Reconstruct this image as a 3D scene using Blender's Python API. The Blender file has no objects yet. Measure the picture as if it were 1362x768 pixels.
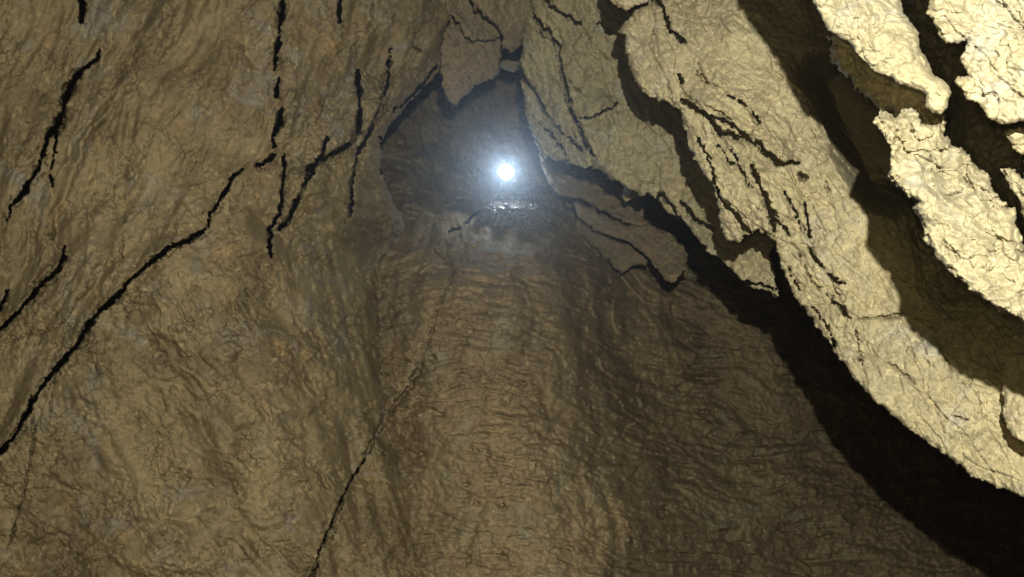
import bpy, math, random
import numpy as np

# ------------------------------------------------------------------ camera, world, lights, exposure
SC = bpy.context.scene
COL = SC.collection
PW, PH = 1362.0, 768.0
F = 937.0                                   # focal length in photo pixels
PITCH = math.radians(32)
CAM = np.array([0.0, 0.0, 1.4])
RIGHT = np.array([1.0, 0.0, 0.0])
FWD = np.array([0.0, math.cos(PITCH), math.sin(PITCH)])
UP = np.array([0.0, -math.sin(PITCH), math.cos(PITCH)])

cam = bpy.data.objects.new('camera', bpy.data.cameras.new('camera'))
COL.objects.link(cam)
cam.location = CAM
cam.rotation_euler = (math.pi / 2 + PITCH, 0, 0)
cam.data.sensor_width = 36
cam.data.lens = 36 * F / PW
cam.data.clip_start = 0.02
cam.data.clip_end = 200
SC.camera = cam

world = bpy.data.worlds.new('World')
SC.world = world
world.use_nodes = True
wb = world.node_tree.nodes['Background']
wb.inputs['Color'].default_value = (0.0, 0.0, 0.0, 1)     # underground: no daylight reaches this passage
wb.inputs['Strength'].default_value = 0.0

SC.view_settings.view_transform = 'Standard'
SC.view_settings.look = 'None'
SC.view_settings.exposure = 0.12
SC.view_settings.gamma = 1.0
SC.render.engine = 'CYCLES'
SC.cycles.max_bounces = 6
SC.cycles.diffuse_bounces = 4
SC.cycles.glossy_bounces = 2
SC.cycles.volume_bounces = 0
SC.cycles.sample_clamp_indirect = 3.0


def aim(o, target):
    from mathutils import Vector
    d = Vector(target) - o.location
    o.rotation_euler = d.to_track_quat('-Z', 'Y').to_euler()


def P(px, py, d):
    """photo pixel + distance along the view axis -> world point"""
    return CAM + d * (FWD + RIGHT * ((px - PW / 2) / F) - UP * ((py - PH / 2) / F))


# the photographer's own cap lamp, a hand's breadth over the lens and a little to the right
ld = bpy.data.lights.new('photographer_lamp', 'SPOT')
ld.energy = 245
ld.color = (1.0, 0.935, 0.80)
ld.shadow_soft_size = 0.007
ld.spot_size = math.radians(150)
ld.spot_blend = 0.6
lamp = bpy.data.objects.new('photographer_lamp', ld)
COL.objects.link(lamp)
lamp.location = CAM + UP * 0.24 + RIGHT * 0.07 - FWD * 0.02
aim(lamp, P(640, 330, 4.0))

# weak fill light added beside the lens, lifts what the cap lamp leaves dark
fl_ = bpy.data.lights.new('fill_light', 'POINT')
fl_.energy = 15
fl_.color = (1.0, 0.79, 0.42)
fl_.shadow_soft_size = 0.03
flo = bpy.data.objects.new('fill_light', fl_)
COL.objects.link(flo)
flo.location = CAM - RIGHT * 0.03 + UP * 0.02 - FWD * 0.02

# ------------------------------------------------------------------ noise
_rng = np.random.default_rng(7)
_PERM = _rng.permutation(4096).astype(np.int64)
_ANG = _rng.random(4096) * 2 * np.pi
_GX, _GY = np.cos(_ANG), np.sin(_ANG)
_R1, _R2, _R3, _R4 = (_rng.random(4096) for _ in range(4))


def _hash(ix, iy, seed):
    return _PERM[(_PERM[(ix + seed * 131) & 4095] + iy * 17 + seed * 71) & 4095]


def perlin(x, y, seed=0):
    ix = np.floor(x).astype(np.int64); iy = np.floor(y).astype(np.int64)
    fx = x - ix; fy = y - iy
    ux = fx * fx * fx * (fx * (fx * 6 - 15) + 10); uy = fy * fy * fy * (fy * (fy * 6 - 15) + 10)

    def g(a, b):
        h = _hash(ix + a, iy + b, seed)
        return _GX[h] * (fx - a) + _GY[h] * (fy - b)
    n0 = g(0, 0) * (1 - ux) + g(1, 0) * ux
    n1 = g(0, 1) * (1 - ux) + g(1, 1) * ux
    return (n0 * (1 - uy) + n1 * uy) * 1.5


def fbm(x, y, octs=4, seed=0, gain=0.5, lac=2.03):
    s = 0.0; a = 1.0
    for k in range(octs):
        s = s + a * perlin(x, y, seed + k * 3)
        a *= gain; x = x * lac + 3.7; y = y * lac - 1.3
    return s


def ridged(x, y, octs=3, seed=0, gain=0.5):
    s = 0.0; a = 1.0
    for k in range(octs):
        s = s + a * (1 - 2 * np.abs(perlin(x, y, seed + k * 5)))
        a *= gain; x = x * 2.1 + 1.7; y = y * 2.1 + 9.2
    return s


def facets(x, y, seed=0):
    """broken plates: every Worley cell gets its own tilt and height; also returns F2-F1 (0 at the joints)"""
    ix = np.floor(x).astype(np.int64); iy = np.floor(y).astype(np.int64)
    b1 = np.full(x.shape, 9.0); b2 = np.full(x.shape, 9.0); val = np.zeros(x.shape)
    for a in (-1, 0, 1):
        for b in (-1, 0, 1):
            h = _hash(ix + a, iy + b, seed)
            dx = x - (ix + a + _R1[h]); dy = y - (iy + b + _R2[h])
            d = np.sqrt(dx * dx + dy * dy)
            v = (_R3[h] - 0.5) * 2 * dx + (_R4[h] - 0.5) * 2 * dy + (_R1[(h + 77) & 4095] - 0.5) * 0.7
            near = d < b1
            b2 = np.where(near, b1, np.minimum(b2, d))
            val = np.where(near, v, val)
            b1 = np.where(near, d, b1)
    return val, b2 - b1


def rot(x, y, deg):
    """coordinates (along, across) a streak direction; deg measured in the picture, clockwise from +x"""
    c, s = math.cos(math.radians(deg)), math.sin(math.radians(deg))
    return x * c + y * s, -x * s + y * c


def sstep(a, b, x):
    t = np.clip((x - a) / (b - a), 0, 1)
    return t * t * (3 - 2 * t)


def tps(pts):
    p = np.array(pts, float); n = len(p); S = 500.0
    xy = p[:, :2] / S

    def U(r2):
        return 0.5 * r2 * np.log(r2 + 1e-9)
    K = U(((xy[:, None] - xy[None]) ** 2).sum(-1)) + np.eye(n) * 0.02
    A = np.zeros((n + 3, n + 3)); A[:n, :n] = K; A[:n, n] = 1; A[:n, n + 1:] = xy
    A[n, :n] = 1; A[n + 1:, :n] = xy.T
    w = np.linalg.solve(A, np.concatenate([p[:, 2], [0, 0, 0]]))

    def f(x, y):
        s = w[n] + w[n + 1] * x / S + w[n + 2] * y / S
        for k in range(n):
            s = s + w[k] * U((x / S - xy[k, 0]) ** 2 + (y / S - xy[k, 1]) ** 2)
        return s
    return f


def poly_dist(x, y, pts, closed=False):
    """distance to a polyline, signed cross value of the nearest segment, and 0..1 position along it"""
    p = np.array(pts, float)
    if closed:
        p = np.concatenate([p, p[:1]])
    seg = np.hypot(*(p[1:] - p[:-1]).T); cum = np.concatenate([[0], np.cumsum(seg)])
    best = np.full(x.shape, 1e9); sgn = np.zeros(x.shape); tt = np.zeros(x.shape)
    for k in range(len(p) - 1):
        ax, ay = p[k]; bx, by = p[k + 1] - p[k]; L2 = bx * bx + by * by + 1e-9
        t = np.clip(((x - ax) * bx + (y - ay) * by) / L2, 0, 1)
        ex = x - ax - t * bx; ey = y - ay - t * by
        d = ex * ex + ey * ey
        m = d < best
        best = np.where(m, d, best)
        sgn = np.where(m, bx * ey - by * ex, sgn)
        tt = np.where(m, (cum[k] + t * seg[k]) / cum[-1], tt)
    return np.sqrt(best), np.sign(sgn), tt


def inside(x, y, pts):
    p = np.array(pts, float); r = np.zeros(x.shape, bool)
    j = len(p) - 1
    for i in range(len(p)):
        xi, yi = p[i]; xj, yj = p[j]
        if yi != yj:
            r ^= ((yi > y) != (yj > y)) & (x < (xj - xi) * (y - yi) / (yj - yi) + xi)
        j = i
    return r


def near(x, y, pts, m):
    p = np.array(pts, float)
    return (x > p[:, 0].min() - m) & (x < p[:, 0].max() + m) & (y > p[:, 1].min() - m) & (y < p[:, 1].max() + m)


def jag(x, y, amp, seed, scale=9.0):
    """wobble that makes every traced line ragged like broken rock"""
    jx = x + amp * (perlin(x / scale, y / scale, seed) + 0.6 * perlin(x / (scale * 0.4), y / (scale * 0.4), seed + 1))
    jy = y + amp * (perlin(x / scale, y / scale, seed + 2) + 0.6 * perlin(x / (scale * 0.4), y / (scale * 0.4), seed + 3))
    return jx, jy


HOLES = []      # open slits at the bottom of the deeper joints, used by the next build()


def cracks(h, x, y, items, seed=40, jagamp=1.7):
    """h: push into the rock (photo pixels at that depth). items: (points, half width, depth, [start taper, end taper, breaks])"""
    xj, yj = jag(x, y, jagamp, seed, 7.0)
    fa, fb = facets(x / 11, y / 11, seed + 30)[0], facets(x / 14, y / 14, seed + 31)[0]
    xj, yj = xj + 2.4 * fa, yj + 2.4 * fb
    brk = perlin(x / 13, y / 13, seed + 9) * 0.8 + 0.95 * perlin(x / 38, y / 38, seed + 10) + 0.15 * perlin(x / 5, y / 5, seed + 11)
    HOLES.append(np.zeros(x.shape, bool))
    for it in items:
        pts, w, dep = it[:3]
        br = it[3] if len(it) > 3 else 0.0
        m = near(x, y, pts, w * 2 + 8)
        if not m.any():
            continue
        d, s, t = poly_dist(xj[m], yj[m], pts)
        tap = np.minimum(sstep(-0.02, 0.12, t), sstep(1.02, 0.88, t))
        ww = 0.76 * w * (0.3 + 0.7 * tap) * np.clip(1 + 0.8 * brk[m], 0.3, 1.9)
        v = np.clip(1 - d / np.maximum(ww, 0.4), 0, 1)
        amp = 2.2 * dep * tap
        gate = tap
        if br:
            amp = amp * sstep(-br, -br + 0.25, brk[m] - 0.1); gate = gate * sstep(-br, -br + 0.25, brk[m] - 0.1)
        h[m] = h[m] + v * amp
        if dep > 20:
            HOLES[-1][m] |= (v > 0.54) & (gate > 0.25)
    return h


def steps(h, x, y, items, seed=60, jagamp=2.5):
    """ledges: (points, height px, reach px, side) - the rock on `side` stands proud of the line and casts the shadow"""
    xj, yj = jag(x, y, jagamp, seed)
    for pts, H, R, side in items:
        m = near(x, y, pts, R * 3)
        if not m.any():
            continue
        d, s, t = poly_dist(xj[m], yj[m], pts)
        tap = np.minimum(sstep(0, 0.25, t), sstep(1, 0.75, t))
        on = (s * side > 0)
        h[m] -= np.where(on, H * tap * np.exp(-(d / R) ** 1.3), 0)
    return h


def pits(h, x, y, items, seed=80):
    xj, yj = jag(x, y, 2.0, seed, 6.0)
    for cx, cy, rx, ry, dep in items:
        q = ((xj - cx) / rx) ** 2 + ((yj - cy) / ry) ** 2
        h += dep * np.clip(1.25 - q, 0, 1)
    return h


# ------------------------------------------------------------------ materials
def rock_mat(name, cols, scale=1.0, rough=0.86, spec=0.17, wet=0.0, veins=0.6):
    m = bpy.data.materials.new(name); m.use_nodes = True
    nt = m.node_tree; N = nt.nodes; L = nt.links
    b = N['Principled BSDF']
    tc = N.new('ShaderNodeTexCoord')

    def noise(sc, det=6, r=0.6, dist=0.0):
        n = N.new('ShaderNodeTexNoise'); n.inputs['Scale'].default_value = sc * scale
        n.inputs['Detail'].default_value = det; n.inputs['Roughness'].default_value = r
        n.inputs['Distortion'].default_value = dist
        L.new(tc.outputs['Object'], n.inputs['Vector']); return n

    def ramp(src, a, bb):
        r = N.new('ShaderNodeMapRange'); r.interpolation_type = 'SMOOTHSTEP'
        r.inputs['From Min'].default_value = a; r.inputs['From Max'].default_value = bb
        L.new(src, r.inputs['Value']); return r.outputs['Result']

    def mix(f, a, bb):
        x = N.new('ShaderNodeMix'); x.data_type = 'RGBA'
        if hasattr(f, 'is_linked'):
            L.new(f, x.inputs['Factor'])
        else:
            x.inputs['Factor'].default_value = f
        for sock, v in ((x.inputs['A'], a), (x.inputs['B'], bb)):
            if hasattr(v, 'is_linked'):
                L.new(v, sock)
            else:
                sock.default_value = (*v, 1)
        return x.outputs['Result']
    c = mix(ramp(noise(2.2, 6, 0.6, 0.6).outputs['Fac'], 0.38, 0.62), cols[0], cols[1])
    c = mix(ramp(noise(3.7, 7, 0.65, 1.0).outputs['Fac'], 0.52, 0.70), c, cols[2])
    c = mix(ramp(noise(9.0, 6, 0.7, 0.4).outputs['Fac'], 0.55, 0.75), c, cols[3])
    g = noise(46, 6, 0.75)
    hv = N.new('ShaderNodeHueSaturation')
    mr = N.new('ShaderNodeMapRange'); mr.inputs['From Min'].default_value = 0.3; mr.inputs['From Max'].default_value = 0.7
    mr.inputs['To Min'].default_value = 0.72; mr.inputs['To Max'].default_value = 1.28
    L.new(g.outputs['Fac'], mr.inputs['Value']); L.new(mr.outputs['Result'], hv.inputs['Value'])
    wv = noise(5, 4, 0.6)
    wa = N.new('ShaderNodeVectorMath'); wa.operation = 'MULTIPLY_ADD'
    wa.inputs[1].default_value = (0.22, 0.22, 0.22)
    L.new(wv.outputs['Color'], wa.inputs[0]); L.new(tc.outputs['Object'], wa.inputs[2])
    ve = N.new('ShaderNodeTexVoronoi'); ve.feature = 'DISTANCE_TO_EDGE'; ve.inputs['Scale'].default_value = 9 * scale
    L.new(wa.outputs['Vector'], ve.inputs['Vector'])
    v1 = ramp(ve.outputs['Distance'], 0.05, 0.0)
    gate = ramp(noise(3.1, 4, 0.6).outputs['Fac'], 0.48, 0.60)
    mu = N.new('ShaderNodeMath'); mu.operation = 'MULTIPLY'; L.new(v1, mu.inputs[0]); L.new(gate, mu.inputs[1])
    mu2 = N.new('ShaderNodeMath'); mu2.operation = 'MULTIPLY'; L.new(mu.outputs[0], mu2.inputs[0]); mu2.inputs[1].default_value = veins
    c = mix(mu2.outputs[0], c, tuple(k * 0.35 for k in cols[1]))
    fk = N.new('ShaderNodeTexVoronoi'); fk.inputs['Scale'].default_value = 42 * scale
    L.new(wa.outputs['Vector'], fk.inputs['Vector'])
    sp = N.new('ShaderNodeSeparateColor'); L.new(fk.outputs['Color'], sp.inputs['Color'])
    f1 = ramp(sp.outputs[0], 0.80, 0.96)
    f2 = ramp(fk.outputs['Distance'], 0.6, 0.25)
    mu3 = N.new('ShaderNodeMath'); mu3.operation = 'MULTIPLY'; L.new(f1, mu3.inputs[0]); L.new(f2, mu3.inputs[1])
    mu4 = N.new('ShaderNodeMath'); mu4.operation = 'MULTIPLY'; L.new(mu3.outputs[0], mu4.inputs[0]); mu4.inputs[1].default_value = 0.55
    c = mix(mu4.outputs[0], c, tuple(min(k * 1.55, 0.6) for k in cols[0]))
    L.new(c, hv.inputs['Color'])
    L.new(hv.outputs['Color'], b.inputs['Base Color'])
    rr = N.new('ShaderNodeMapRange'); rr.inputs['From Min'].default_value = 0.3; rr.inputs['From Max'].default_value = 0.7
    rr.inputs['To Min'].default_value = max(rough - 0.22 - wet, 0.08); rr.inputs['To Max'].default_value = min(rough + 0.15 - wet, 1)
    L.new(noise(14, 5, 0.7).outputs['Fac'], rr.inputs['Value'])
    L.new(rr.outputs['Result'], b.inputs['Roughness'])
    b.inputs['Specular IOR Level'].default_value = spec
    bp = N.new('ShaderNodeBump'); bp.inputs['Strength'].default_value = 0.45; bp.inputs['Distance'].default_value = 0.008
    L.new(noise(60, 6, 0.7, 0.3).outputs['Fac'], bp.inputs['Height'])
    L.new(bp.outputs['Normal'], b.inputs['Normal'])
    return m


M_LEFT = rock_mat('clay_coated_rock', [(0.285, 0.235, 0.13), (0.195, 0.155, 0.088), (0.265, 0.242, 0.195), (0.36, 0.25, 0.12)])
M_BACK = rock_mat('brown_fluted_rock', [(0.32, 0.255, 0.148), (0.235, 0.182, 0.11), (0.28, 0.262, 0.175), (0.35, 0.25, 0.135)])
M_RIGHT = rock_mat('pale_layered_rock', [(0.36, 0.32, 0.19), (0.29, 0.26, 0.16), (0.335, 0.325, 0.26), (0.41, 0.345, 0.19)], 1.6, veins=0.5)
M_FORE = rock_mat('pale_yellow_rock', [(0.245, 0.222, 0.138), (0.20, 0.18, 0.112), (0.225, 0.215, 0.165), (0.285, 0.24, 0.135)], 2.6, veins=0.2)
M_BLOCK = rock_mat('grey_brown_rock', [(0.25, 0.20, 0.125), (0.21, 0.175, 0.11), (0.22, 0.205, 0.13), (0.27, 0.21, 0.12)])
M_WET = rock_mat('wet_dark_rock', [(0.15, 0.125, 0.085), (0.12, 0.10, 0.07), (0.15, 0.135, 0.10), (0.17, 0.125, 0.08)], 2.0, 0.42, 1.0, 0.22)

# ------------------------------------------------------------------ sheets of rock
def build(name, mat, X, Y, D, keep=None, inner=None):
    """grid of points -> one mesh with its origin in its own middle"""
    r, c = X.shape
    pts = CAM + D[..., None] * (FWD + RIGHT * ((X[..., None] - PW / 2) / F) - UP * ((Y[..., None] - PH / 2) / F))
    pts = pts.reshape(-1, 3)
    if HOLES:
        hole = ~HOLES.pop()
        keep = hole if keep is None else keep & hole
    idx = np.arange(r * c).reshape(r, c)
    q = np.stack([idx[:-1, :-1], idx[1:, :-1], idx[1:, 1:], idx[:-1, 1:]], -1)
    if keep is not None:
        k = keep[:-1, :-1] & keep[1:, :-1] & keep[1:, 1:] & keep[:-1, 1:]
        q = q[k]
    q = q.reshape(-1, 4)
    used = np.zeros(r * c, bool); used[q.ravel()] = True
    remap = np.cumsum(used) - 1
    pts = pts[used]; q = remap[q]
    if inner is not None:           # backing sheet added inside the rock, keeps light from leaking through the open joints
        X2, Y2, D2, k2 = inner
        p2 = (CAM + D2[..., None] * (FWD + RIGHT * ((X2[..., None] - PW / 2) / F) - UP * ((Y2[..., None] - PH / 2) / F))).reshape(-1, 3)
        i2 = np.arange(X2.size).reshape(X2.shape)
        q2 = np.stack([i2[:-1, :-1], i2[1:, :-1], i2[1:, 1:], i2[:-1, 1:]], -1)
        q2 = q2[k2[:-1, :-1] & k2[1:, :-1] & k2[1:, 1:] & k2[:-1, 1:]].reshape(-1, 4)
        q = np.concatenate([q, q2 + len(pts)]); pts = np.concatenate([pts, p2])
    mid = (pts.min(0) + pts.max(0)) / 2
    pts = pts - mid
    me = bpy.data.meshes.new(name)
    me.vertices.add(len(pts)); me.vertices.foreach_set('co', pts.astype(np.float32).ravel())
    me.loops.add(q.size); me.loops.foreach_set('vertex_index', q.astype(np.int32).ravel())
    me.polygons.add(len(q))
    me.polygons.foreach_set('loop_start', np.arange(0, q.size, 4, dtype=np.int32))
    me.polygons.foreach_set('loop_total', np.full(len(q), 4, np.int32))
    me.materials.append(mat)
    me.update(calc_edges=True)
    me.validate()
    o = bpy.data.objects.new(name, me)
    o.location = mid
    COL.objects.link(o)
    return o


def axis(lo, hi, a, b, fine):
    """fine steps inside a..b, coarser and coarser outside"""
    v = list(np.arange(max(lo, a), min(hi, b) + fine, fine))
    s = fine; x = v[0]
    while x > lo:
        s = min(s * 1.12, 14); x -= s; v.insert(0, x)
    s = fine; x = v[-1]
    while x < hi:
        s = min(s * 1.12, 14); x += s; v.append(x)
    return np.array(v)


def label(o, text, cat, group=None):
    o['label'] = text; o['category'] = cat
    if group:
        o['group'] = group


def rock(name, mat, outline, base, relief, fine=1.5, jagamp=3.0, jagscale=14.0, rnd=10.0, rnd_amp=10.0,
         side=0.5, wp=3.0, seed=1, backing=0.0, jagf=1.3):
    """a rock with the outline `outline`: front face from base()+relief(), rounded rim, sides that run back `side` metres"""
    p = np.array(outline, float)
    lo, hi = p.min(0) - 20, p.max(0) + 20
    xs = axis(lo[0], hi[0], -25, 1387, fine); ys = axis(lo[1], hi[1], -25, 793, fine)
    X, Y = np.meshgrid(xs, ys)
    xj, yj = jag(X, Y, jagamp, seed, jagscale)
    xj, yj = xj + jagamp * 0.8 * perlin(X / (jagscale * 3), Y / (jagscale * 3), seed + 7), yj + jagamp * 0.8 * perlin(X / (jagscale * 3), Y / (jagscale * 3), seed + 8)
    if jagamp:
        xj = xj + jagf * jagamp * facets(X / 15, Y / 15, seed + 9)[0]; yj = yj + jagf * jagamp * facets(X / 12, Y / 12, seed + 10)[0]
    d, _, _ = poly_dist(xj, yj, outline, True)
    sd = np.where(inside(xj, yj, outline), -d, d)
    D = base(X, Y)
    h = relief(X, Y, sd)
    q = np.clip((sd + rnd) / rnd, 0, 1)
    h = h + rnd_amp * (1 - np.sqrt(np.maximum(1 - q * q, 0)))
    if callable(side):
        wp, side, under = side(X, Y)
    else:
        wp, under = 9.0, 1.0
    # the sides run back and draw in under the rim, rough like the face
    t = np.clip(sd / wp, 0, 1)
    gy, gx = np.gradient(sd, ys, xs)
    for _ in range(3):
        for ax_ in (0, 1):
            gx = (np.roll(gx, 1, ax_) + gx + np.roll(gx, -1, ax_)) / 3; gy = (np.roll(gy, 1, ax_) + gy + np.roll(gy, -1, ax_)) / 3
    gl = np.hypot(gx, gy) + 1e-6; gx, gy = gx / gl, gy / gl
    lump = 0.5 + 0.5 * np.clip(perlin((X - Y) / 11, t * 4 + (X + Y) / 40, seed + 90) + 0.6 * perlin((X - Y) / 5, t * 9 + (X + Y) / 20, seed + 91), -1, 1)
    pull = under * np.where(sd > 0, np.minimum(sd, wp) + 1.5 * t + 6 * t * (0.35 + lump), 0)
    D = D + h * D / F + t * side * (1 + 0.25 * under * (lump - 0.5))
    X, Y = X - gx * pull, Y - gy * pull
    w = wp + 1.0
    inner = None
    if backing:
        n = 4
        inner = (X[::n, ::n], Y[::n, ::n], (base(X, Y) + backing)[::n, ::n], (sd < -2)[::n, ::n])
    return build(name, mat, X, Y, D, sd < w, inner)


# ---- relief recipes ------------------------------------------------------------
def rel_layers(x, y, deg, amp, seed, along=90.0, across=16.0):
    wx = x + 14 * perlin(x / 70, y / 70, seed + 20); wy = y + 14 * perlin(x / 70, y / 70, seed + 21)
    u, v = rot(wx, wy, deg)
    return amp * (ridged(u / along, v / across, 3, seed) + 0.6 * fbm(u / (along * 0.35), v / (across * 0.5), 3, seed + 3))


def rel_chips(x, y, deg, size, amp, seed, stretch=1.8):
    wx = x + size * 0.5 * perlin(x / (size * 1.5), y / (size * 1.5), seed + 5)
    wy = y + size * 0.5 * perlin(x / (size * 1.5), y / (size * 1.5), seed + 6)
    u, v = rot(wx, wy, deg)
    f, e = facets(u / (size * stretch), v / size, seed)
    return amp * f


def rel_saw(x, y, deg, across, amp, seed, along=60.0):
    """overlapping scales: each swells towards its lower edge and breaks off there, which throws a thin shadow"""
    wx = x + across * 1.2 * perlin(x / (across * 4), y / (across * 4), seed + 3); wy = y + across * 1.2 * perlin(x / (across * 4), y / (across * 4), seed + 4)
    u, v = rot(wx, wy, deg)
    ph = v / across + 1.3 * fbm(u / along, v / (across * 2.2), 3, seed + 6)
    fr = ph - np.floor(ph)
    row = np.floor(ph)
    k = sstep(-0.35, 0.45, perlin(u / along + row * 7.3, row * 3.1 + 0.5, seed + 9))
    return amp * k * (1 - fr ** 1.5)


def hairlines(x, y, deg, size, seed, stretch=2.2, w=0.035, dep=3.0):
    wx = x + size * 0.6 * fbm(x / size, y / size, 3, seed + 1); wy = y + size * 0.6 * fbm(x / size, y / size, 3, seed + 2)
    u, v = rot(wx, wy, deg)
    n = perlin(u / (size * stretch), v / size, seed)
    gate = sstep(0.0, 0.35, perlin(x / (size * 2.2), y / (size * 2.2), seed + 8))
    return dep * np.clip(1 - np.abs(n) / w, 0, 1) * gate


# ================================================================== WALL ON THE LEFT
back_base = tps([(530, 330, 4.15), (530, 450, 3.65), (530, 560, 3.45), (560, 768, 3.15), (640, 330, 4.0), (640, 450, 3.5), (640, 600, 3.15),
                 (640, 768, 2.9), (735, 340, 4.15), (745, 450, 3.68), (775, 600, 3.4), (815, 768, 3.15), (850, 400, 5.05), (905, 550, 4.75),
                 (980, 768, 4.05), (1000, 450, 5.1), (1000, 600, 4.65), (1150, 600, 5.0), (1150, 768, 4.5), (1300, 768, 4.8),
                 (1362, 600, 5.6), (900, 250, 5.9), (1300, 300, 6.0), (560, 180, 6.1), (620, 130, 6.4), (690, 160, 6.4), (620, 220, 6.1),
                 (560, 265, 5.1), (640, 290, 5.0), (700, 290, 5.0), (680, 250, 5.75), (730, 250, 5.6), (790, 290, 5.3), (640, -50, 6.0), (900, 0, 5.8),
                 (1300, 0, 5.6), (420, 300, 5.0), (420, 600, 4.1), (640, 1200, 2.2), (1100, 1200, 3.2), (1800, 900, 4), (1800, 200, 4.6), (640, -400, 5.5)])
left_base = tps([(x_, y_, float(back_base(np.array([float(x_)]), np.array([float(y_)]))[0]) - 0.03) for x_, y_ in
                 ((516, 345), (510, 400), (508, 470), (514, 540), (532, 610), (550, 690), (566, 768))] + [(0, 0, 2.75), (0, 384, 2.7), (0, 768, 2.55), (200, 200, 2.75), (200, 500, 2.7), (200, 768, 2.6), (380, 100, 2.95),
                 (380, 300, 3.0), (420, 500, 2.95), (420, 768, 2.8), (480, 150, 3.3), (500, 250, 3.75), (475, 350, 3.6),
                 (450, 500, 3.1), (470, 700, 2.9), (560, 60, 3.5), (600, 0, 3.6), (-600, 384, 1.7), (-400, -300, 2.1),
                 (-300, 1100, 1.8), (300, -400, 2.9), (300, 1200, 2.2), (620, 300, 4.5), (640, 768, 3.6), (640, -200, 3.7), (640, 1100, 3.2)])
LEFT_EDGE = [(-620, -460), (660, -460), (640, -120), (606, 0), (600, 22), (592, 45), (586, 66), (586, 90), (575, 108), (556, 124), (541, 140),
             (526, 160), (513, 180), (507, 205), (506, 228), (513, 246), (521, 266), (530, 292), (522, 330), (512, 380), (508, 440),
             (508, 500), (520, 560), (540, 630), (556, 700), (566, 768), (600, 1260), (-620, 1260)]
LC = [([(-60, 650), (0, 603), (22, 575), (40, 540), (62, 505), (85, 480), (105, 455), (122, 425), (150, 398), (160, 390), (175, 370), (200, 350),
        (232, 326), (250, 320), (275, 303), (280, 285), (300, 255), (310, 235), (334, 214)], 4.6, 60),
      ([(337, 221), (350, 218), (368, 206)], 4.0, 55),
      ([(8, 300), (15, 275), (32, 255), (38, 243), (52, 225), (58, 200), (65, 180), (78, 165), (88, 130), (95, 112), (110, 92), (130, 80), (134, 60)], 4.6, 60),
      ([(74, 172), (83, 150), (90, 122), (97, 108)], 6.5, 60),
      ([(75, 170), (74, 200), (67, 228), (70, 250)], 3.0, 40),
      ([(-10, 448), (20, 420), (45, 390), (55, 378), (75, 362), (85, 345), (84, 325)], 3.8, 45),
      ([(-8, 425), (5, 400), (12, 386)], 3.5, 40),
      ([(378, -30), (374, 30), (368, 70), (365, 97)], 4.0, 50), ([(370, 103), (367, 132)], 3.6, 50),
      ([(375, 142), (370, 165), (364, 183)], 4.6, 55), ([(365, 184), (365, 199)], 2.6, 35),
      ([(379, 197), (377, 230), (375, 260), (372, 285), (358, 304), (360, 348)], 3.0, 45),
      ([(366, 306), (382, 299), (390, 282), (400, 255), (411, 235), (420, 222)], 4.8, 55),
      ([(405, 230), (425, 214), (450, 200), (470, 188)], 6.0, 60),
      ([(464, 194), (476, 175), (479, 150), (478, 128), (475, 90)], 4.4, 55),
      ([(416, 222), (430, 203), (436, 180)], 3.0, 40),
      ([(464, 292), (469, 270), (468, 245), (472, 225), (476, 206)], 3.2, 45),
      ([(472, 210), (485, 190), (500, 158), (506, 138), (515, 116), (520, 60)], 3.6, 45),
      ([(453, -15), (450, 52)], 3.0, 40, 0.15), ([(584, 84), (568, 105), (555, 122), (538, 136), (520, 152)], 2.4, 25),
      ([(562, 70), (550, 62), (552, 40)], 2.0, 18), ([(505, 180), (512, 205), (507, 232)], 3.4, 35),
      ([(0, 462), (30, 449), (60, 440), (85, 430), (100, 402), (112, 388), (120, 366)], 2.2, 12),
      ([(42, 540), (45, 580), (35, 640), (20, 700), (6, 745)], 2.6, 18), ([(153, 400), (140, 411), (130, 414)], 2.6, 30),
      ([(104, -6), (111, 14), (106, 30)], 4.0, 45), ([(150, 390), (160, 345), (163, 318)], 2.0, 10),
      ([(300, 300), (318, 262), (335, 235)], 1.8, 10), ([(190, 386), (172, 420), (163, 452)], 1.8, 10),
      ([(80, 465), (70, 520), (66, 560)], 1.8, 12), ([(140, 160), (152, 190), (170, 215), (178, 235)], 1.8, 8),
      ([(405, 800), (415, 770), (425, 735), (445, 690), (465, 645), (486, 606)], 4.2, 45),  # thin rope-like shadow, cut into the wall as a crack
      ([(474, 630), (500, 578), (520, 545)], 6.0, 19.5), ([(255, 240), (268, 215), (280, 195), (300, 150)], 1.6, 6),  # first one: soft middle of that shadow line, shaped as a groove
      ([(60, 300), (75, 330), (82, 342)], 2.0, 10)]
LS = [([(-200, 740), (0, 600), (62, 502), (105, 452), (150, 396), (200, 348), (275, 302), (300, 254), (334, 212)], 70, 45, -1),
      ([(405, 232), (450, 201), (490, 170), (520, 110)], 60, 45, -1),
      ([(-60, 480), (20, 420), (85, 345)], 40, 30, -1),
      ([(371, 306), (390, 280), (420, 222)], 45, 25, -1)]
LC = [(c if len(c) > 3 else c) for c in LC]


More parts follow.
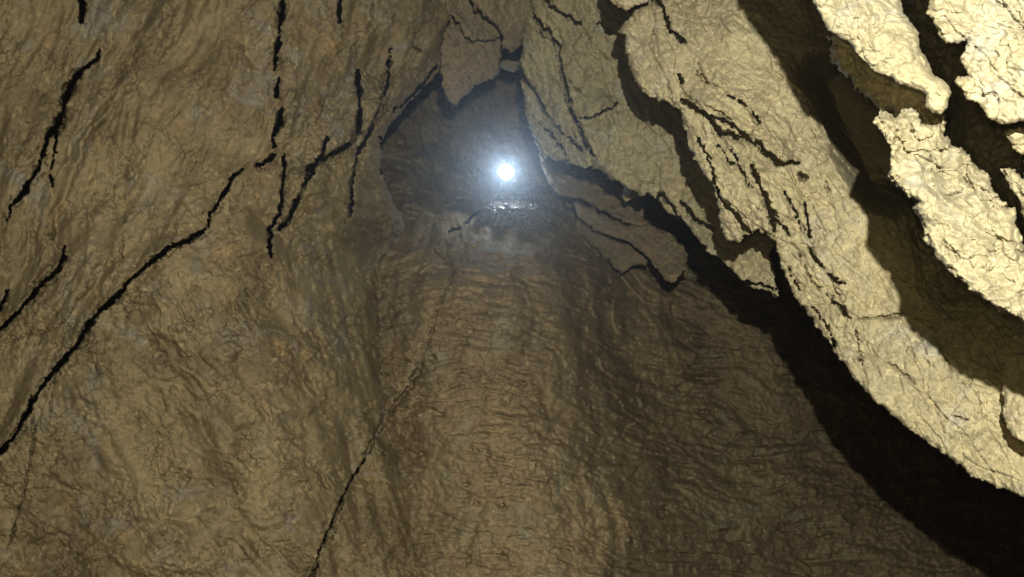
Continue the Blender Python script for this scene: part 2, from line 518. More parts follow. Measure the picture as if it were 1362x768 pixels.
def left_relief(x, y, sd):
    # above the long diagonal joint the clay runs in steep up-right streaks, below it lies in broken chips running down-right
    dd, s, _ = poly_dist(x, y, [(-300, 820), (0, 600), (150, 396), (334, 212), (470, 190), (600, 60), (800, -300)])
    low = sstep(-25, 25, dd * s)
    up = 1 - low
    h = 26 * fbm(x / 260, y / 260, 3, 11)
    rough = 0.2 + 1.0 * sstep(-0.35, 0.5, fbm(x / 95, y / 95, 3, 45))
    rough2 = 0.25 + 1.0 * sstep(-0.3, 0.45, fbm(x / 60, y / 60, 3, 46))
    # big folds first
    u1, v1 = rot(x + 25 * perlin(x / 140, y / 140, 47), y, -66)
    u2, v2 = rot(x + 25 * perlin(x / 140, y / 140, 48), y, 62)
    h += up * (21 * fbm(u1 / 280, v1 / 90, 3, 49) + 9 * fbm(u1 / 120, v1 / 36, 3, 15)) + low * (19 * fbm(u2 / 280, v2 / 95, 3, 51) + 9 * fbm(x / 60, y / 45, 3, 52))
    h += up * rough * (rel_layers(x, y, -64, 2.6, 12, 150, 26) + rel_chips(x, y, -62, 22, 4.5, 16, 2.6) + rel_saw(x, y, -62, 26, 8, 32, 120))
    h += up * rough2 * (rel_chips(x, y, -50, 8, 2.4, 24, 1.8) + rel_chips(x, y, -66, 13, 3.6, 35, 3.4))
    h += low * rough * (rel_layers(x, y, 58, 2.6, 18, 130, 24) + rel_chips(x, y, 42, 24, 7.0, 19, 2.0) + rel_saw(x, y, 44, 24, 9, 36, 80) + rel_chips(x, y, 60, 40, 7.0, 43, 1.8))
    h += low * rough2 * (rel_chips(x, y, 20, 9, 3.4, 22, 1.6) + rel_chips(x, y, -35, 15, 5.0, 39, 1.7))
    h += rough2 * (2.6 * facets(x / 5.5, y / 4.5, 37)[0] + 2.2 * fbm(x / 8, y / 8, 3, 25, 0.6))
    h += hairlines(x, y, 50, 42, 27, 2.0, 0.045, 5.0) * (0.35 + 0.65 * low) + hairlines(x, y, -62, 34, 29, 3.0, 0.035, 4.2)
    # shallow vertical furrows where the wall turns towards the chute
    t = sstep(380, 470, x) * sstep(220, 330, y)
    u, v = rot(x, y, 74)
    h += t * 11 * ridged(u / 300, v / 38, 2, 31)
    h = steps(h, x, y, LS, 61)
    h = cracks(h, x, y, LC, 41)
    # hairline twins and splinters beside the larger joints
    twins = [([(px + ox, py + oy) for px, py in c[0]], 1.5, 13, 0.05) for c in LC if c[1] > 3.4 and c[2] > 40 for ox, oy in ((6, 5), (-7, -3))]
    h2 = cracks(h, x, y, twins, 441, 3.2)
    HOLES.pop()
    return h2


def left_edge_soft(x, y, sd):
    # the rim is crisp beside the alcove and long and soft further down
    k = sstep(250, 330, y)
    q = np.clip((sd + 70) / 70, 0, 1)
    return left_relief(x, y, sd) + k * 16 * q * q


o = rock('wall_left', M_LEFT, LEFT_EDGE, left_base, left_edge_soft, 1.5, 2.2, 16, 14, 16,
         lambda x, y: (9 + 36 * sstep(260, 340, y), 1.1 - 0.75 * sstep(260, 340, y), 1 - sstep(250, 320, y)), 7.0, 3)
o['kind'] = 'structure'

# ================================================================== BACK WALL: the fluted chute, the alcove above it, the far right side
BACK_EDGE = [(380, -460), (1950, -460), (1950, 1260), (380, 1260)]
BC = [([(596, 309), (615, 303), (630, 287), (645, 279)], 2.2, 22), ([(558, 488), (570, 455), (582, 415), (595, 385), (608, 350)], 2.4, 19),  # second one: upper run of the thin rope-like shadow, shaped as a groove
      ([(560, 470), (574, 425), (586, 392)], 1.8, 12), ([(512, 556), (545, 515), (564, 480)], 7, 18),  # both: more of that shadow line, shaped as grooves
      ([(506, 468), (520, 477), (540, 482), (565, 484), (577, 478)], 2.2, 17, 0.1), ([(575, 330), (590, 345), (605, 352)], 2.0, 16),
      ([(762, 310), (780, 328), (805, 348)], 2.0, 16), ([(515, 500), (530, 500)], 2, 18)]


def back_relief(x, y, sd):
    h = 22 * fbm(x / 240, y / 240, 3, 101)
    ch = sstep(470, 520, x) * sstep(800, 740, x + 0.0 * y) * sstep(270, 340, y)
    # flutes: long upright furrows that fan out downwards
    ax = (x - 650) / (0.55 + 0.45 * (y / 768.0))
    h += sstep(240, 340, y) * sstep(980, 760, x) * (8 * ridged(ax / 66 + 0.5 * perlin(x / 120, y / 120, 104), y / 380, 2, 103) - 4)
    # ripples across the flow, sagging like hung cloth
    sag = y - 0.0009 * (x - 640) ** 2 * (x < 780) + 0.00055 * np.clip(x - 760, 0, 900) ** 2 * 0 + 10 * perlin(x / 90, y / 60, 109)
    sag2 = y + 0.00045 * (x - 1060) ** 2 + 16 * perlin(x / 120, y / 80, 110)
    rp = ridged(x / 75, sag / 13, 3, 111) + 0.7 * fbm(x / 30, sag / 8, 2, 113)
    rq = ridged(x / 170, sag2 / 21, 3, 115)
    right = sstep(745, 840, x)
    amp = sstep(275, 380, y)
    rr = 0.4 + 1.2 * sstep(-0.35, 0.45, fbm(x / 80, y / 70, 3, 151))
    h += amp * (1 - right) * 5.0 * rp * rr + right * 8.0 * rq * rr + right * 9 * fbm(x / 95, y / 60, 3, 117)
    h += rr * rel_chips(x, y, 12, 16, 4.6, 119, 2.0) * (0.5 + 0.5 * amp)
    h += rel_chips(x, y, 70, 34, 9, 121, 1.6) * (1 - amp) + rel_saw(x, y, 60, 22, 14, 150, 60) * (1 - amp) + 14 * (1 - amp) * (1 - right) * fbm(x / 34, y / 34, 3, 122)
    h += 2.6 * fbm(x / 9, y / 9, 3, 123, 0.6)
    h += hairlines(x, y, 8, 30, 125, 2.6, 0.05, 4.0) + hairlines(x, y, 78, 44, 127, 2.6, 0.04, 3.5)
    h += rel_saw(x, sag, 4, 17, 10, 140, 75) * amp * (1 - right) + rel_saw(x, sag2, 6, 24, 15, 143, 110) * right + 2.6 * facets(x / 5.5, y / 4.5, 146)[0] + rel_chips(x, y, 30, 26, 5.0, 148, 1.6)
    h = cracks(h, x, y, BC, 131)
    h = pits(h, x, y, [(620, 645, 5, 3, 18), (634, 671, 5, 4, 20), (667, 672, 6, 3, 20), (574, 476, 6, 4, 22), (640, 310, 9, 4, 14), (628, 330, 7, 3, 14),
                       (770, 517, 3, 3, 14), (880, 685, 9, 5, 14), (885, 675, 5, 3, 12), (512, 498, 5, 3, 14), (600, 318, 5, 3, 12)], 133)
    return h


o = rock('wall_back', M_BACK, BACK_EDGE, back_base, back_relief, 1.7, 0, 10, 1, 0, 0.1, 3, 4)
o['kind'] = 'structure'

# ================================================================== ROCK ON THE RIGHT
ab_base = tps([(690, 80, 3.7), (700, 0, 3.5), (715, 200, 3.75), (760, 205, 3.5), (800, 222, 3.3), (780, 100, 3.35), (850, 150, 3.25), (850, 250, 3.1), (900, 280, 2.95),
               (960, 340, 2.65), (1030, 390, 2.4), (960, 200, 2.9), (900, 0, 3.1), (1040, 250, 2.55), (720, -150, 3.4), (950, -150, 2.9)])
AB = [(712, -190), (708, -40), (703, 0), (697, 38), (693, 66), (689, 85), (691, 106), (697, 125), (700, 155), (712, 185), (722, 206), (737, 213), (757, 216),
      (776, 222), (788, 218), (800, 228), (812, 241), (835, 251), (850, 261), (868, 262), (878, 270), (889, 284), (905, 292), (925, 318), (945, 335),
      (965, 350), (985, 374), (1003, 386), (1020, 390), (1037, 394), (1033, 372), (1026, 345), (1040, 300), (1000, 200), (900, 0), (880, -190)]
ABC = [([(698, -8), (712, 22), (727, 45), (737, 58)], 5.0, 55), ([(728, 38), (738, 56), (747, 88)], 4.4, 50), ([(741, 76), (747, 90), (751, 112)], 4.0, 45),
       ([(750, 108), (757, 140), (766, 160), (776, 178)], 3.6, 42), ([(755, 100), (764, 116), (775, 125)], 2.2, 20),
       ([(769, 158), (786, 157), (800, 150), (824, 136)], 2.6, 26), ([(689, 86), (697, 105), (708, 118), (716, 132), (724, 148), (731, 157)], 4.0, 45),
       ([(731, 157), (745, 176), (762, 188), (780, 204)], 2.4, 22), ([(722, -8), (732, 9), (745, 17), (760, 26), (776, 36)], 4.0, 42),
       ([(795, 27), (805, 40), (818, 47)], 2.8, 28), ([(768, 160), (775, 185), (790, 208)], 2.6, 30), ([(748, 165), (760, 180), (770, 184)], 2.2, 22, 0.45),
       ([(725, 170), (738, 183)], 2.4, 24), ([(740, 190), (752, 204)], 2.4, 26), ([(712, 160), (730, 176), (742, 196), (752, 208)], 2.0, 18, 0.45),
       ([(868, 262), (880, 258), (885, 266), (895, 275), (904, 290)], 2.8, 26), ([(985, 372), (1003, 378), (1020, 380), (1034, 388)], 2.2, 22),
       ([(844, 246), (858, 241), (872, 246)], 1.8, 12), ([(905, 266), (922, 290), (955, 306)], 3.2, 34), ([(906, 250), (915, 282), (950, 305)], 2.0, 14),
       ([(772, 34), (790, 62), (812, 82)], 1.8, 12), ([(760, 62), (775, 40)], 1.6, 8)]
ABS = [([(735, 55), (748, 92), (757, 140), (776, 178), (795, 215)], 22, 26, -1), ([(769, 160), (800, 152), (826, 134)], 22, 26, -1)]


def ab_relief(x, y, sd):
    h = 14 * fbm(x / 130, y / 130, 3, 201) + rel_layers(x, y, 62, 2.6, 203, 110, 20) + rel_chips(x, y, 58, 20, 4.0, 205, 2.2)
    h += rel_chips(x, y, 40, 8, 1.8, 207, 1.6) + 1.8 * fbm(x / 8, y / 8, 3, 208, 0.6) + hairlines(x, y, 60, 30, 209, 2.4, 0.05, 4)
    h += rel_chips(x, y, 60, 42, 9.0, 221, 2.8) + rel_saw(x, y, 60, 15, 6, 220, 60) + rel_saw(x, y, 50, 8, 3, 226, 24)
    h = steps(h, x, y, ABS, 211, 2.0)
    return cracks(h, x, y, ABC, 213, 2.4)


o = rock('rock_slab', M_RIGHT, AB, ab_base, ab_relief, 1.35, 2.6, 12, 7, 9, 0.9, 1.5, 5, 0.35)
label(o, 'tan cracked slab right of the bright lamp, its lower edge dipping towards the dark gap', 'rock')

c_base = tps([(835, 60, 2.25), (870, 20, 2.2), (870, 110, 2.12), (905, 160, 2.08), (955, 280, 2.02), (950, 50, 2.0), (1000, 120, 1.9), (1060, 200, 1.85),
              (1030, 300, 1.9), (1060, 395, 1.85), (1110, 300, 1.75), (1150, 350, 1.72), (1100, 450, 1.75), (1160, 530, 1.62), (1250, 450, 1.55), (1362, 660, 1.38), (1362, 530, 1.42), (1200, 200, 1.78),
              (1300, 200, 1.7), (1362, 100, 1.62), (1100, 0, 1.95), (1300, 0, 1.75), (1000, -150, 2.1), (1500, 300, 1.35), (1560, 800, 1.15), (1560, -200, 1.5), (2300, 1000, 0.7), (2300, 400, 0.8), (2300, -200, 1.0)])
CO = [(880, -200), (876, -40), (871, 0), (859, 9), (842, 16), (836, 29), (823, 35), (824, 43), (832, 48), (830, 62), (835, 85), (839, 101), (849, 114), (860, 125),
      (876, 130), (893, 138), (905, 150), (911, 175), (918, 200), (934, 228), (950, 250), (953, 266), (957, 292), (963, 318), (982, 325), (990, 317), (1003, 309), (1018, 311),
      (1032, 324), (1037, 348), (1048, 372), (1054, 392), (1072, 415), (1088, 436), (1102, 455), (1112, 470), (1130, 495), (1146, 515), (1160, 532),
      (1180, 548), (1205, 566), (1235, 590), (1262, 608), (1290, 630), (1325, 648), (1362, 662), (1600, 770), (2300, 1000), (2300, -200)]
CC = [([(903, 128), (913, 137), (935, 150), (948, 163), (960, 177), (988, 183)], 5.4, 58), ([(985, 178), (1008, 190), (1020, 205), (1036, 217), (1066, 217)], 5.5, 58),
      ([(905, 125), (950, 145), (970, 160), (990, 180)], 2.0, 16), ([(954, 262), (975, 280), (990, 302), (1003, 314)], 3.2, 40), ([(938, 200), (950, 236), (956, 264)], 2.2, 24),
      ([(999, 218), (1010, 245), (1020, 266), (1028, 290), (1032, 310)], 5.0, 55), ([(972, 196), (985, 225), (1002, 252)], 2.4, 26),
      ([(1042, 250), (1058, 283), (1072, 315)], 2.2, 24), ([(1070, 268), (1075, 300), (1078, 318)], 2.2, 24), ([(1074, 328), (1090, 348), (1102, 364), (1124, 382)], 4.6, 48, 0.45),
      ([(1030, 290), (1052, 314)], 2.0, 22), ([(1044, 345), (1060, 380), (1080, 420)], 2.2, 24, 0.45), ([(1080, 405), (1100, 432), (1113, 468)], 2.6, 28),
      ([(1098, 388), (1116, 406), (1134, 428)], 2.8, 32), ([(1136, 420), (1142, 424), (1206, 418)], 2.0, 16), ([(1137, 436), (1142, 460), (1148, 490)], 2.2, 18),
      ([(868, -10), (884, 16), (888, 34), (897, 46), (914, 58)], 4.8, 50), ([(903, 97), (908, 112)], 4.4, 46), ([(925, 95), (936, 105), (945, 112)], 2.4, 20),
      ([(968, 126), (976, 132), (990, 138), (1003, 150), (1012, 168)], 2.4, 26, 0.45), ([(928, 80), (932, 98), (945, 110), (960, 116)], 2.0, 14),
      ([(1098, 240), (1102, 262)], 1.8, 12), ([(935, 150), (965, 162), (990, 178), (1010, 186)], 2.4, 24), ([(1022, 60), (1040, 90), (1030, 96)], 1.5, 6),
      ([(925, 180), (940, 205), (952, 215)], 2.2, 22), ([(955, 190), (968, 215), (980, 222)], 2.2, 22), ([(1060, 330), (1075, 365), (1092, 392)], 2.0, 18),
      ([(1180, 480), (1205, 500), (1220, 512)], 1.8, 12), ([(1270, 552), (1290, 560)], 2.0, 16), ([(905, 20), (925, 30), (955, 34)], 1.5, 6)]
CS = [([(900, 124), (935, 149), (960, 176), (1000, 188), (1036, 216), (1075, 218)], 55, 40, -1), ([(999, 216), (1020, 266), (1032, 312)], 26, 30, -1),
      ([(1070, 322), (1102, 364), (1134, 428)], 24, 26, -1)]


def c_relief(x, y, sd):
    h = 22 * fbm(x / 170, y / 170, 3, 301)
    lay = sstep(1180, 1040, x + 0.3 * (y - 300)) * sstep(120, 200, y)
    h += rel_layers(x, y, 60, 3.0, 303, 120, 20) * (0.45 + 0.9 * lay)
    h += rel_chips(x, y, 58, 22, 3.2 + 0 * x, 305, 2.6) * (0.5 + lay) + rel_chips(x, y, 45, 10, 2.0, 307, 2.0)
    h += rel_saw(x, y, 57, 15, 10, 330, 70) * (0.35 + 1.1 * lay) + rel_saw(x, y, 48, 8, 3.5, 336, 24)
    h += rel_chips(x, y, 57, 40, 11.0, 331, 2.8) + rel_chips(x, y, 50, 85, 16.0, 333, 2.2)
    h += 2.5 * fbm(x / 26, y / 26, 2, 308) + 1.5 * fbm(x / 8, y / 8, 3, 309, 0.6) + hairlines(x, y, 58, 36, 310, 2.6, 0.045, 4.5) + hairlines(x, y, 25, 26, 312, 1.6, 0.04, 2.5)
    # the part in the shade of the front rocks is a rough hollow
    deep = sstep(1090, 1150, x - 0.45 * (y - 100)) * sstep(470, 330, y)
    h += 190 * sstep(1052, 1100, x - 0.45 * (y - 100)) * sstep(1290, 1200, x) * sstep(295, 235, y) * sstep(60, 120, y)
    h += deep * (30 + 30 * fbm(x / 60, y / 60, 4, 314, 0.6) + rel_chips(x, y, 60, 26, 14, 317, 1.6))
    h = steps(h, x, y, CS, 316, 2.2)
    h = cracks(h, x, y, CC, 318, 2.4)
    return pits(h, x, y, [(1068, 236, 7, 6, 60), (1064, 232, 4, 3, 30)], 320)


o = rock('rock_buttress', M_RIGHT, CO, c_base, c_relief, 1.35, 2.4, 11, 10, 16, 0.8, 3.0, 6, 0.35)
label(o, 'long pale layered rock running down to the right edge above the black gap', 'rock')

# top slab over the crevice
o = rock('rock_slab', M_RIGHT, [(790, -180), (800, -60), (806, -12), (811, 2), (820, 13), (832, 14), (846, 9), (862, 4), (869, -6), (872, -60), (880, -180)],
         tps([(800, 0, 2.2), (870, 0, 2.15), (830, -150, 2.2), (830, 15, 2.2)]),
         lambda x, y, sd: 8 * fbm(x / 60, y / 60, 3, 341) + rel_chips(x, y, 30, 14, 3, 342) + 2 * fbm(x / 8, y / 8, 3, 343), 1.4, 2.0, 10, 8, 10, 0.8, 3, 8)
label(o, 'small pale slab cut off by the top edge above the jagged crevice', 'rock')

# small block at the lower right edge
o = rock('rock_block', M_RIGHT, [(1336, 470), (1333, 522), (1334, 548), (1340, 570), (1350, 584), (1366, 592), (1430, 610), (1440, 470)],
         tps([(1336, 500, 1.33), (1340, 570, 1.3), (1430, 540, 1.2), (1400, 480, 1.24)]),
         lambda x, y, sd: 6 * fbm(x / 40, y / 40, 3, 351) + rel_chips(x, y, 80, 12, 2.5, 352) + 2 * fbm(x / 8, y / 8, 3, 353), 1.4, 1.8, 10, 8, 10, 0.35, 3, 9)
label(o, 'small squarish rock at the right edge, wedged low under the bright front rocks', 'rock')

# ================================================================== FRONT ROCKS, top right
def fore_relief(seed, deg=40, k=1.0):
    def f(x, y, sd):
        h = 16 * fbm(x / 90, y / 90, 3, seed)
        h += k * (rel_saw(x, y, deg, 19, 11, seed + 2, 46) + rel_saw(x, y, deg + 10, 38, 15, seed + 25, 80) + rel_saw(x, y, deg - 6, 10, 4, seed + 15, 26))
        h += k * (rel_chips(x, y, deg + 4, 20, 6.5, seed + 31, 2.2) - 3.0 * (1 - np.abs(perlin(x / 17, y / 11, seed + 21)) * 2) + 2.5 * fbm(x / 24, y / 15, 2, seed + 11, 0.4))
        return h
    return f


FG = 'bright front rocks at top right'
o = rock('front_rock', M_FORE, [(935, -230), (985, -140), (1030, -80), (1066, -28), (1080, 2), (1092, 22), (1100, 42), (1112, 47), (1128, 58), (1141, 72), (1152, 84), (1165, 97), (1185, 103), (1200, 113),
                                (1216, 120), (1232, 125), (1229, 138), (1238, 152), (1252, 153), (1261, 142), (1266, 122), (1258, 109), (1243, 99), (1234, 84),
                                (1224, 64), (1223, 44), (1211, 30), (1203, 16), (1198, -10), (1180, -60), (1150, -230)],
         tps([(1080, 0, 0.98), (1000, -150, 1.02), (1150, 50, 0.95), (1240, 140, 0.93), (1200, 0, 0.97), (1150, -200, 1.0)]),
         fore_relief(401, 35, 0.7), 1.35, 2.0, 13, 12, 18, 0.75, 3.0, 10, 0, 0.5)
label(o, 'smooth bright tongue of rock between the wide dark band and the narrow gap', 'rock', FG)

o = rock('front_rock', M_FORE, [(1163, 162), (1171, 144), (1180, 150), (1192, 155), (1201, 143), (1213, 143), (1222, 152), (1226, 165), (1240, 166), (1252, 163), (1257, 178), (1264, 192),
                                (1276, 196), (1290, 209), (1298, 222), (1316, 232), (1321, 250), (1327, 262), (1336, 266), (1339, 276), (1350, 274), (1353, 300),
                                (1362, 328), (1400, 400), (1600, 560), (2200, 800), (2200, 1000), (1600, 640), (1420, 460), (1362, 434), (1346, 421), (1330, 416), (1306, 396), (1285, 381), (1262, 361), (1246, 345),
                                (1238, 330), (1226, 318), (1229, 302), (1222, 290), (1212, 276), (1221, 268), (1206, 262), (1194, 248), (1178, 236), (1183, 214), (1181, 190)],
         tps([(1170, 160, 0.98), (1250, 250, 0.93), (1362, 430, 0.87), (1300, 220, 0.95), (1362, 330, 0.9), (1600, 600, 0.8), (2200, 900, 0.6), (1190, 240, 0.98)]),
         fore_relief(431, 38, 1.1), 1.35, 2.6, 12, 12, 18, 0.7, 3.0, 11, 0, 0.5)
label(o, 'large scaly bright rock hanging over the wide shadow at the right edge', 'rock', FG)

o = rock('front_rock', M_FORE, [(1215, -230), (1232, -40), (1236, 0), (1232, 20), (1243, 34), (1250, 48), (1258, 58), (1271, 59), (1287, 55), (1280, 70), (1276, 80), (1284, 92), (1290, 100),
                                (1272, 101), (1268, 108), (1279, 124), (1284, 134), (1298, 138), (1309, 148), (1318, 158), (1335, 166), (1362, 162), (1450, 170), (1600, 230), (2200, 420), (2200, -230)],
         tps([(1236, 0, 0.92), (1280, 100, 0.9), (1362, 160, 0.85), (1362, 0, 0.84), (1600, 0, 0.78), (2200, 200, 0.6), (2200, -200, 0.65), (1300, -200, 0.88)]),
         fore_relief(461, 38, 0.8), 1.35, 2.2, 12, 12, 18, 0.7, 3.0, 12, 0, 0.5)
label(o, 'brightest overexposed rock filling the upper right corner', 'rock', FG)

o = rock('front_rock', M_FORE, [(1336, 176), (1350, 170), (1380, 174), (1600, 260), (2200, 460), (2200, 740), (1600, 450), (1400, 330), (1366, 296), (1358, 284), (1356, 264), (1344, 250), (1336, 236), (1329, 226),
                                (1342, 222), (1352, 230), (1362, 236), (1362, 206), (1348, 200)],
         tps([(1336, 180, 0.93), (1340, 240, 0.95), (1362, 200, 0.92), (1600, 330, 0.8), (2200, 600, 0.62), (1400, 320, 0.9)]),
         fore_relief(491, 38, 0.9), 1.35, 2.4, 8, 8, 12, 0.5, 3.0, 13, 0, 0.5)
label(o, 'small ragged bright rock at the right edge between two larger bright rocks', 'rock', FG)

o = rock('shaded_rock', M_RIGHT, [(1110, 20), (1140, 40), (1200, 80), (1250, 140), (1262, 165), (1248, 185), (1226, 178), (1205, 160), (1185, 156), (1172, 143), (1152, 133), (1134, 112), (1120, 97), (1107, 83), (1104, 58)],
         tps([(1104, 50, 1.13), (1150, 135, 1.16), (1250, 160, 1.12), (1180, 80, 1.12)]), fore_relief(521, 50, 0.9), 1.35, 3.4, 9, 16, 26, 0.5, 3.0, 22)
label(o, 'dim brown rock in shadow linking the bright tongue and the scaly front rock', 'rock')

# ================================================================== HANGING BLOCKS over the alcove
def block_relief(seed, deg=70, k=1.0):
    def f(x, y, sd):
        return k * (8 * fbm(x / 70, y / 70, 3, seed) + rel_layers(x, y, deg, 1.6, seed + 2, 70, 16) + rel_chips(x, y, deg, 16, 2.2, seed + 5, 1.8)
                    + 1.6 * fbm(x / 8, y / 8, 3, seed + 8, 0.6) + hairlines(x, y, deg, 24, seed + 11, 2.2, 0.05, 3))
    return f


HB = 'blocks hanging over the alcove'
o = rock('hanging_block', M_BLOCK, [(583, 62), (592, 40), (600, 25), (612, 34), (626, 55), (650, 52), (667, 46), (667, 75), (664, 96), (655, 106), (640, 111), (630, 114), (624, 126),
                                    (614, 134), (604, 140), (596, 134), (592, 120), (585, 95)],
         tps([(590, 60, 3.75), (600, 135, 3.9), (660, 95, 3.95), (625, 50, 3.8), (660, 50, 3.95)]), block_relief(511), 1.2, 2.0, 9, 6, 9, 2.4, 2.5, 14)
label(o, 'flat greenish grey block hanging right above the bright lamp with a jagged shadowed lower edge', 'rock', HB)
o = rock('hanging_block', M_BLOCK, [(590, -160), (592, 0), (596, 18), (606, 27), (616, 42), (628, 57), (640, 56), (655, 53), (668, 46), (676, 30), (660, -10), (650, -160)],
         tps([(596, 10, 3.6), (630, 55, 3.68), (668, 45, 3.85), (640, -100, 3.6)]), block_relief(541, 35), 1.2, 2.0, 9, 6, 9, 1.5, 2.5, 15)
label(o, 'dark wedge of rock between the greenish block below and the lighter block at the top', 'rock', HB)
o = rock('hanging_block', M_BLOCK, [(618, -190), (622, -40), (626, 2), (634, 15), (648, 25), (664, 37), (668, 52), (669, 66), (675, 67), (680, 72), (690, 66), (698, 50), (712, 20), (716, -40), (716, -190)],
         tps([(626, 0, 3.35), (665, 37, 3.5), (680, 70, 3.75), (705, 20, 3.6), (670, -120, 3.3)]), block_relief(571, 80), 1.2, 2.0, 9, 6, 9, 1.8, 2.5, 16)
label(o, 'lighter tapering block at the top middle pointing down to a small black hole', 'rock', HB)
o = rock('hanging_block', M_BLOCK, [(664, 80), (676, 79), (690, 82), (694, 92), (684, 98), (676, 95), (668, 92), (660, 88)],
         tps([(664, 80, 4.4), (690, 80, 4.4), (680, 98, 4.5)]), block_relief(601, 10), 1.2, 1.2, 7, 4, 5, 1.8, 2.5, 17)
label(o, 'small sliver of rock bridging the gap under the black hole above the lamp', 'rock', HB)

# ================================================================== FLAKES right of the lamp
FL = 'flakes below the tan slab'
o = rock('rock_flake', M_BLOCK, [(716, 206), (745, 190), (800, 200), (845, 245), (862, 300), (850, 301), (836, 297), (818, 290), (800, 281), (784, 272), (770, 264), (758, 266), (744, 259), (733, 248), (724, 232)],
         tps([(720, 215, 4.75), (745, 258, 4.7), (800, 280, 4.45), (850, 300, 4.3), (800, 210, 4.7)]), block_relief(621, 30), 1.2, 2.0, 10, 7, 9, 0.9, 2.5, 18)
label(o, 'grey flake just right of the lamp, topmost under the dark overhang', 'rock', FL)
o = rock('rock_flake', M_BLOCK, [(764, 268), (782, 273), (800, 283), (836, 299), (860, 296), (892, 310), (916, 338), (913, 358), (905, 370), (895, 377), (884, 373), (872, 358), (862, 343), (850, 333),
                                 (836, 323), (808, 313), (790, 306), (770, 290)],
         tps([(765, 270, 4.75), (800, 300, 4.55), (850, 325, 4.25), (900, 370, 4.0), (910, 340, 4.1), (850, 300, 4.35)]), block_relief(651, 35), 1.2, 1.8, 10, 7, 9, 0.9, 2.5, 19)
label(o, 'rounded brown flake ending in a lobe outlined by a curved black shadow', 'rock', FL)
o = rock('rock_flake', M_BLOCK, [(766, 286), (785, 300), (806, 310), (836, 322), (856, 338), (862, 353), (845, 353), (836, 358), (827, 365), (815, 356), (798, 340), (780, 318), (764, 306)],
         tps([(766, 296, 4.95), (800, 320, 4.8), (850, 345, 4.55), (827, 365, 4.6)]), block_relief(681, 35), 1.2, 1.8, 10, 7, 9, 0.7, 2.5, 20)
label(o, 'thin triangular flake lowest of the three beside the chute, tucked under the lobed flake', 'rock', FL)

# ================================================================== WET LEDGE under the lamp
def wet_relief(x, y, sd):
    h = 6 * fbm(x / 26, y / 18, 3, 711) + 3.5 * ridged(x / 18, y / 5, 2, 713) + rel_chips(x, y, 4, 7, 3.0, 715, 2.0) + 2.8 * fbm(x / 6, y / 5, 2, 717)
    # a shelf: the front lip stands at the bottom, the top runs back
    h += 60 * sstep(281, 252, y) 
    for yy, sd0, am in ((277.5, 721, 30), (272.5, 724, 24), (263, 727, 20)):
        h -= am * sstep(-0.15, 0.25, perlin(x / 8, x * 0 + yy, sd0)) * np.exp(-((y - yy - 1.6 * perlin(x / 11, y * 0, sd0 + 1)) / 2.0) ** 2)
    h -= 34 * np.exp(-((y - 254 - 0.006 * (x - 690) ** 2 * (x < 690)) / 3) ** 2)
    return h


LEDGE = [(640, 280), (648, 268), (658, 260), (672, 253), (688, 248), (706, 248), (716, 256), (724, 268), (730, 282), (736, 300), (700, 312), (650, 308), (636, 296)]
o = rock('rock_ledge', M_WET, LEDGE, tps([(640, 280, 4.85), (680, 280, 4.72), (730, 285, 4.85), (680, 305, 4.7), (690, 250, 4.85)]), wet_relief, 0.8, 1.5, 8, 8, 8, 0.7, 2.5, 21)
label(o, 'dark wet rock ledge glinting directly under the bright lamp', 'rock')

# ================================================================== THE LAMP
def simple_mat(name, col, rough=0.5, metal=0.0, emit=None, es=0.0):
    m = bpy.data.materials.new(name); m.use_nodes = True
    b = m.node_tree.nodes['Principled BSDF']
    n = m.node_tree.nodes.new('ShaderNodeTexNoise'); n.inputs['Scale'].default_value = 90
    r = m.node_tree.nodes.new('ShaderNodeMapRange'); r.inputs['To Min'].default_value = rough - 0.1; r.inputs['To Max'].default_value = rough + 0.1
    m.node_tree.links.new(n.outputs['Fac'], r.inputs['Value']); m.node_tree.links.new(r.outputs['Result'], b.inputs['Roughness'])
    b.inputs['Base Color'].default_value = (*col, 1); b.inputs['Metallic'].default_value = metal
    if emit:
        b.inputs['Emission Color'].default_value = (*emit, 1); b.inputs['Emission Strength'].default_value = es
    return m


def lathe(name, prof, mat, parent, seg=40):
    """profile (radius, along +Z) turned about Z"""
    v = []; f = []
    for r, z in prof:
        for k in range(seg):
            a = 2 * math.pi * k / seg
            v.append((r * math.cos(a), r * math.sin(a), z))
    for i in range(len(prof) - 1):
        for k in range(seg):
            a, b = i * seg + k, i * seg + (k + 1) % seg
            f.append((a, b, b + seg, a + seg))
    me = bpy.data.meshes.new(name); me.from_pydata(v, [], f); me.materials.append(mat)
    for p in me.polygons:
        p.use_smooth = True
    me.update()
    o = bpy.data.objects.new(name, me); COL.objects.link(o); o.parent = parent
    return o


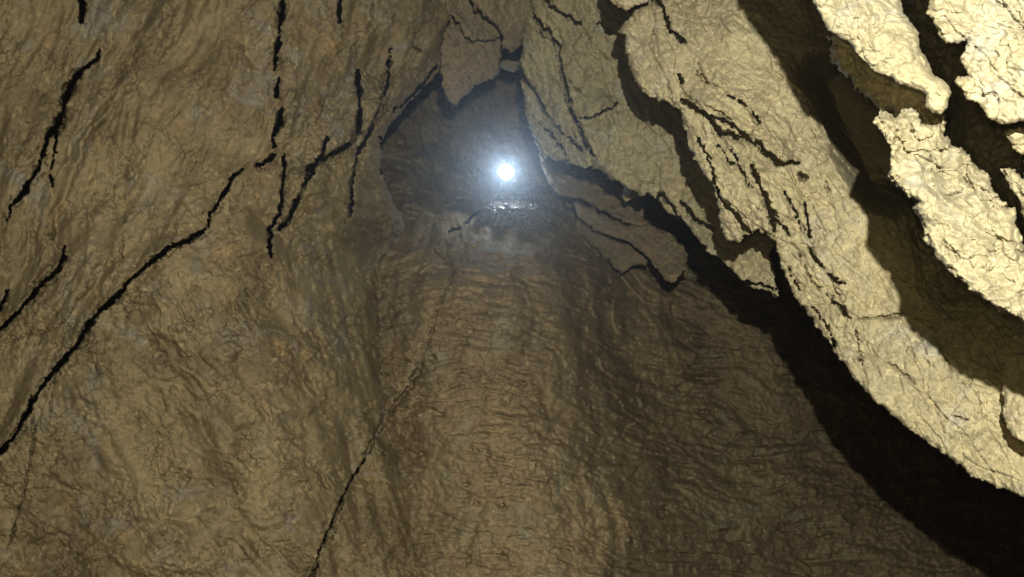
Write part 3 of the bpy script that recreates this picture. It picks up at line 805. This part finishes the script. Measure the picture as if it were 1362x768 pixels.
LP = P(673, 229, 4.95)
hl = bpy.data.objects.new('headlamp', None); COL.objects.link(hl)
hl.location = LP
hl.empty_display_size = 0.1
aim(hl, CAM + np.array([0.0, 0.0, 0.1]))
hl.rotation_euler.rotate_axis('X', math.pi)      # +Z of the lamp now looks at the camera
label(hl, 'blazing blue white lamp shining at the viewer from the alcove above the wet ledge', 'lamp')
mb = simple_mat('black_lamp_body', (0.03, 0.03, 0.032), 0.5)
ms = simple_mat('lamp_metal', (0.6, 0.6, 0.62), 0.3, 1.0)
ml = simple_mat('lit_lens', (0.8, 0.85, 0.9), 0.3, 0.0, (0.80, 0.90, 1.0), 150.0)
R = 0.048
lathe('housing', [(0.0, -0.075), (0.03, -0.075), (0.036, -0.068), (0.04, -0.03), (R + 0.004, -0.006), (R + 0.004, 0.0)], mb, hl)
lathe('bezel', [(R + 0.005, -0.012), (R + 0.009, -0.01), (R + 0.009, 0.006), (R + 0.002, 0.010), (R, 0.004), (R, -0.004)], ms, hl)
lathe('lens', [(R, 0.002), (R * 0.8, 0.007), (R * 0.45, 0.011), (0.0005, 0.012)], ml, hl)
bm_prof = [(0.0, -0.14), (0.006, -0.14), (0.008, -0.135), (0.008, -0.005), (0.0, -0.005)]
st = lathe('bracket', [(r, z) for r, z in bm_prof], mb, hl, 16)
st.rotation_euler = (math.pi / 2, 0, 0)
st.location = (0, 0, -0.045)

sd_ = bpy.data.lights.new('headlamp_beam', 'SPOT')
sd_.energy = 120
sd_.color = (0.58, 0.78, 1.0)
sd_.shadow_soft_size = 0.03
sd_.spot_size = math.radians(34)
sd_.spot_blend = 1.0
so = bpy.data.objects.new('headlamp_beam', sd_); COL.objects.link(so)
so.location = LP + (CAM - LP) / np.linalg.norm(CAM - LP) * 0.03
aim(so, CAM)

# ================================================================== DAMP AIR
bpy.ops.mesh.primitive_cube_add(size=1)
hz = bpy.context.object
hz.name = 'haze'
allv = []
for ob in COL.objects:
    if ob.type == 'MESH' and ob is not hz:
        bb = np.array([list(c) for c in ob.bound_box]) + np.array(ob.location)
        allv.append(bb)
allv = np.concatenate(allv)
lo = np.minimum(allv.min(0), CAM) - 1.0
hi = np.maximum(allv.max(0), CAM + 0.5) + 0.6
hz.location = (lo + hi) / 2
hz.scale = hi - lo
hz['kind'] = 'stuff'
hm = bpy.data.materials.new('damp_air'); hm.use_nodes = True
nt = hm.node_tree
nt.nodes.remove(nt.nodes['Principled BSDF'])
pv = nt.nodes.new('ShaderNodeVolumePrincipled')
pv.inputs['Color'].default_value = (0.9, 0.93, 0.97, 1)
pv.inputs['Density'].default_value = 0.0075
pv.inputs['Anisotropy'].default_value = 0.88
nt.links.new(pv.outputs['Volume'], nt.nodes['Material Output'].inputs['Volume'])
hz.data.materials.append(hm)
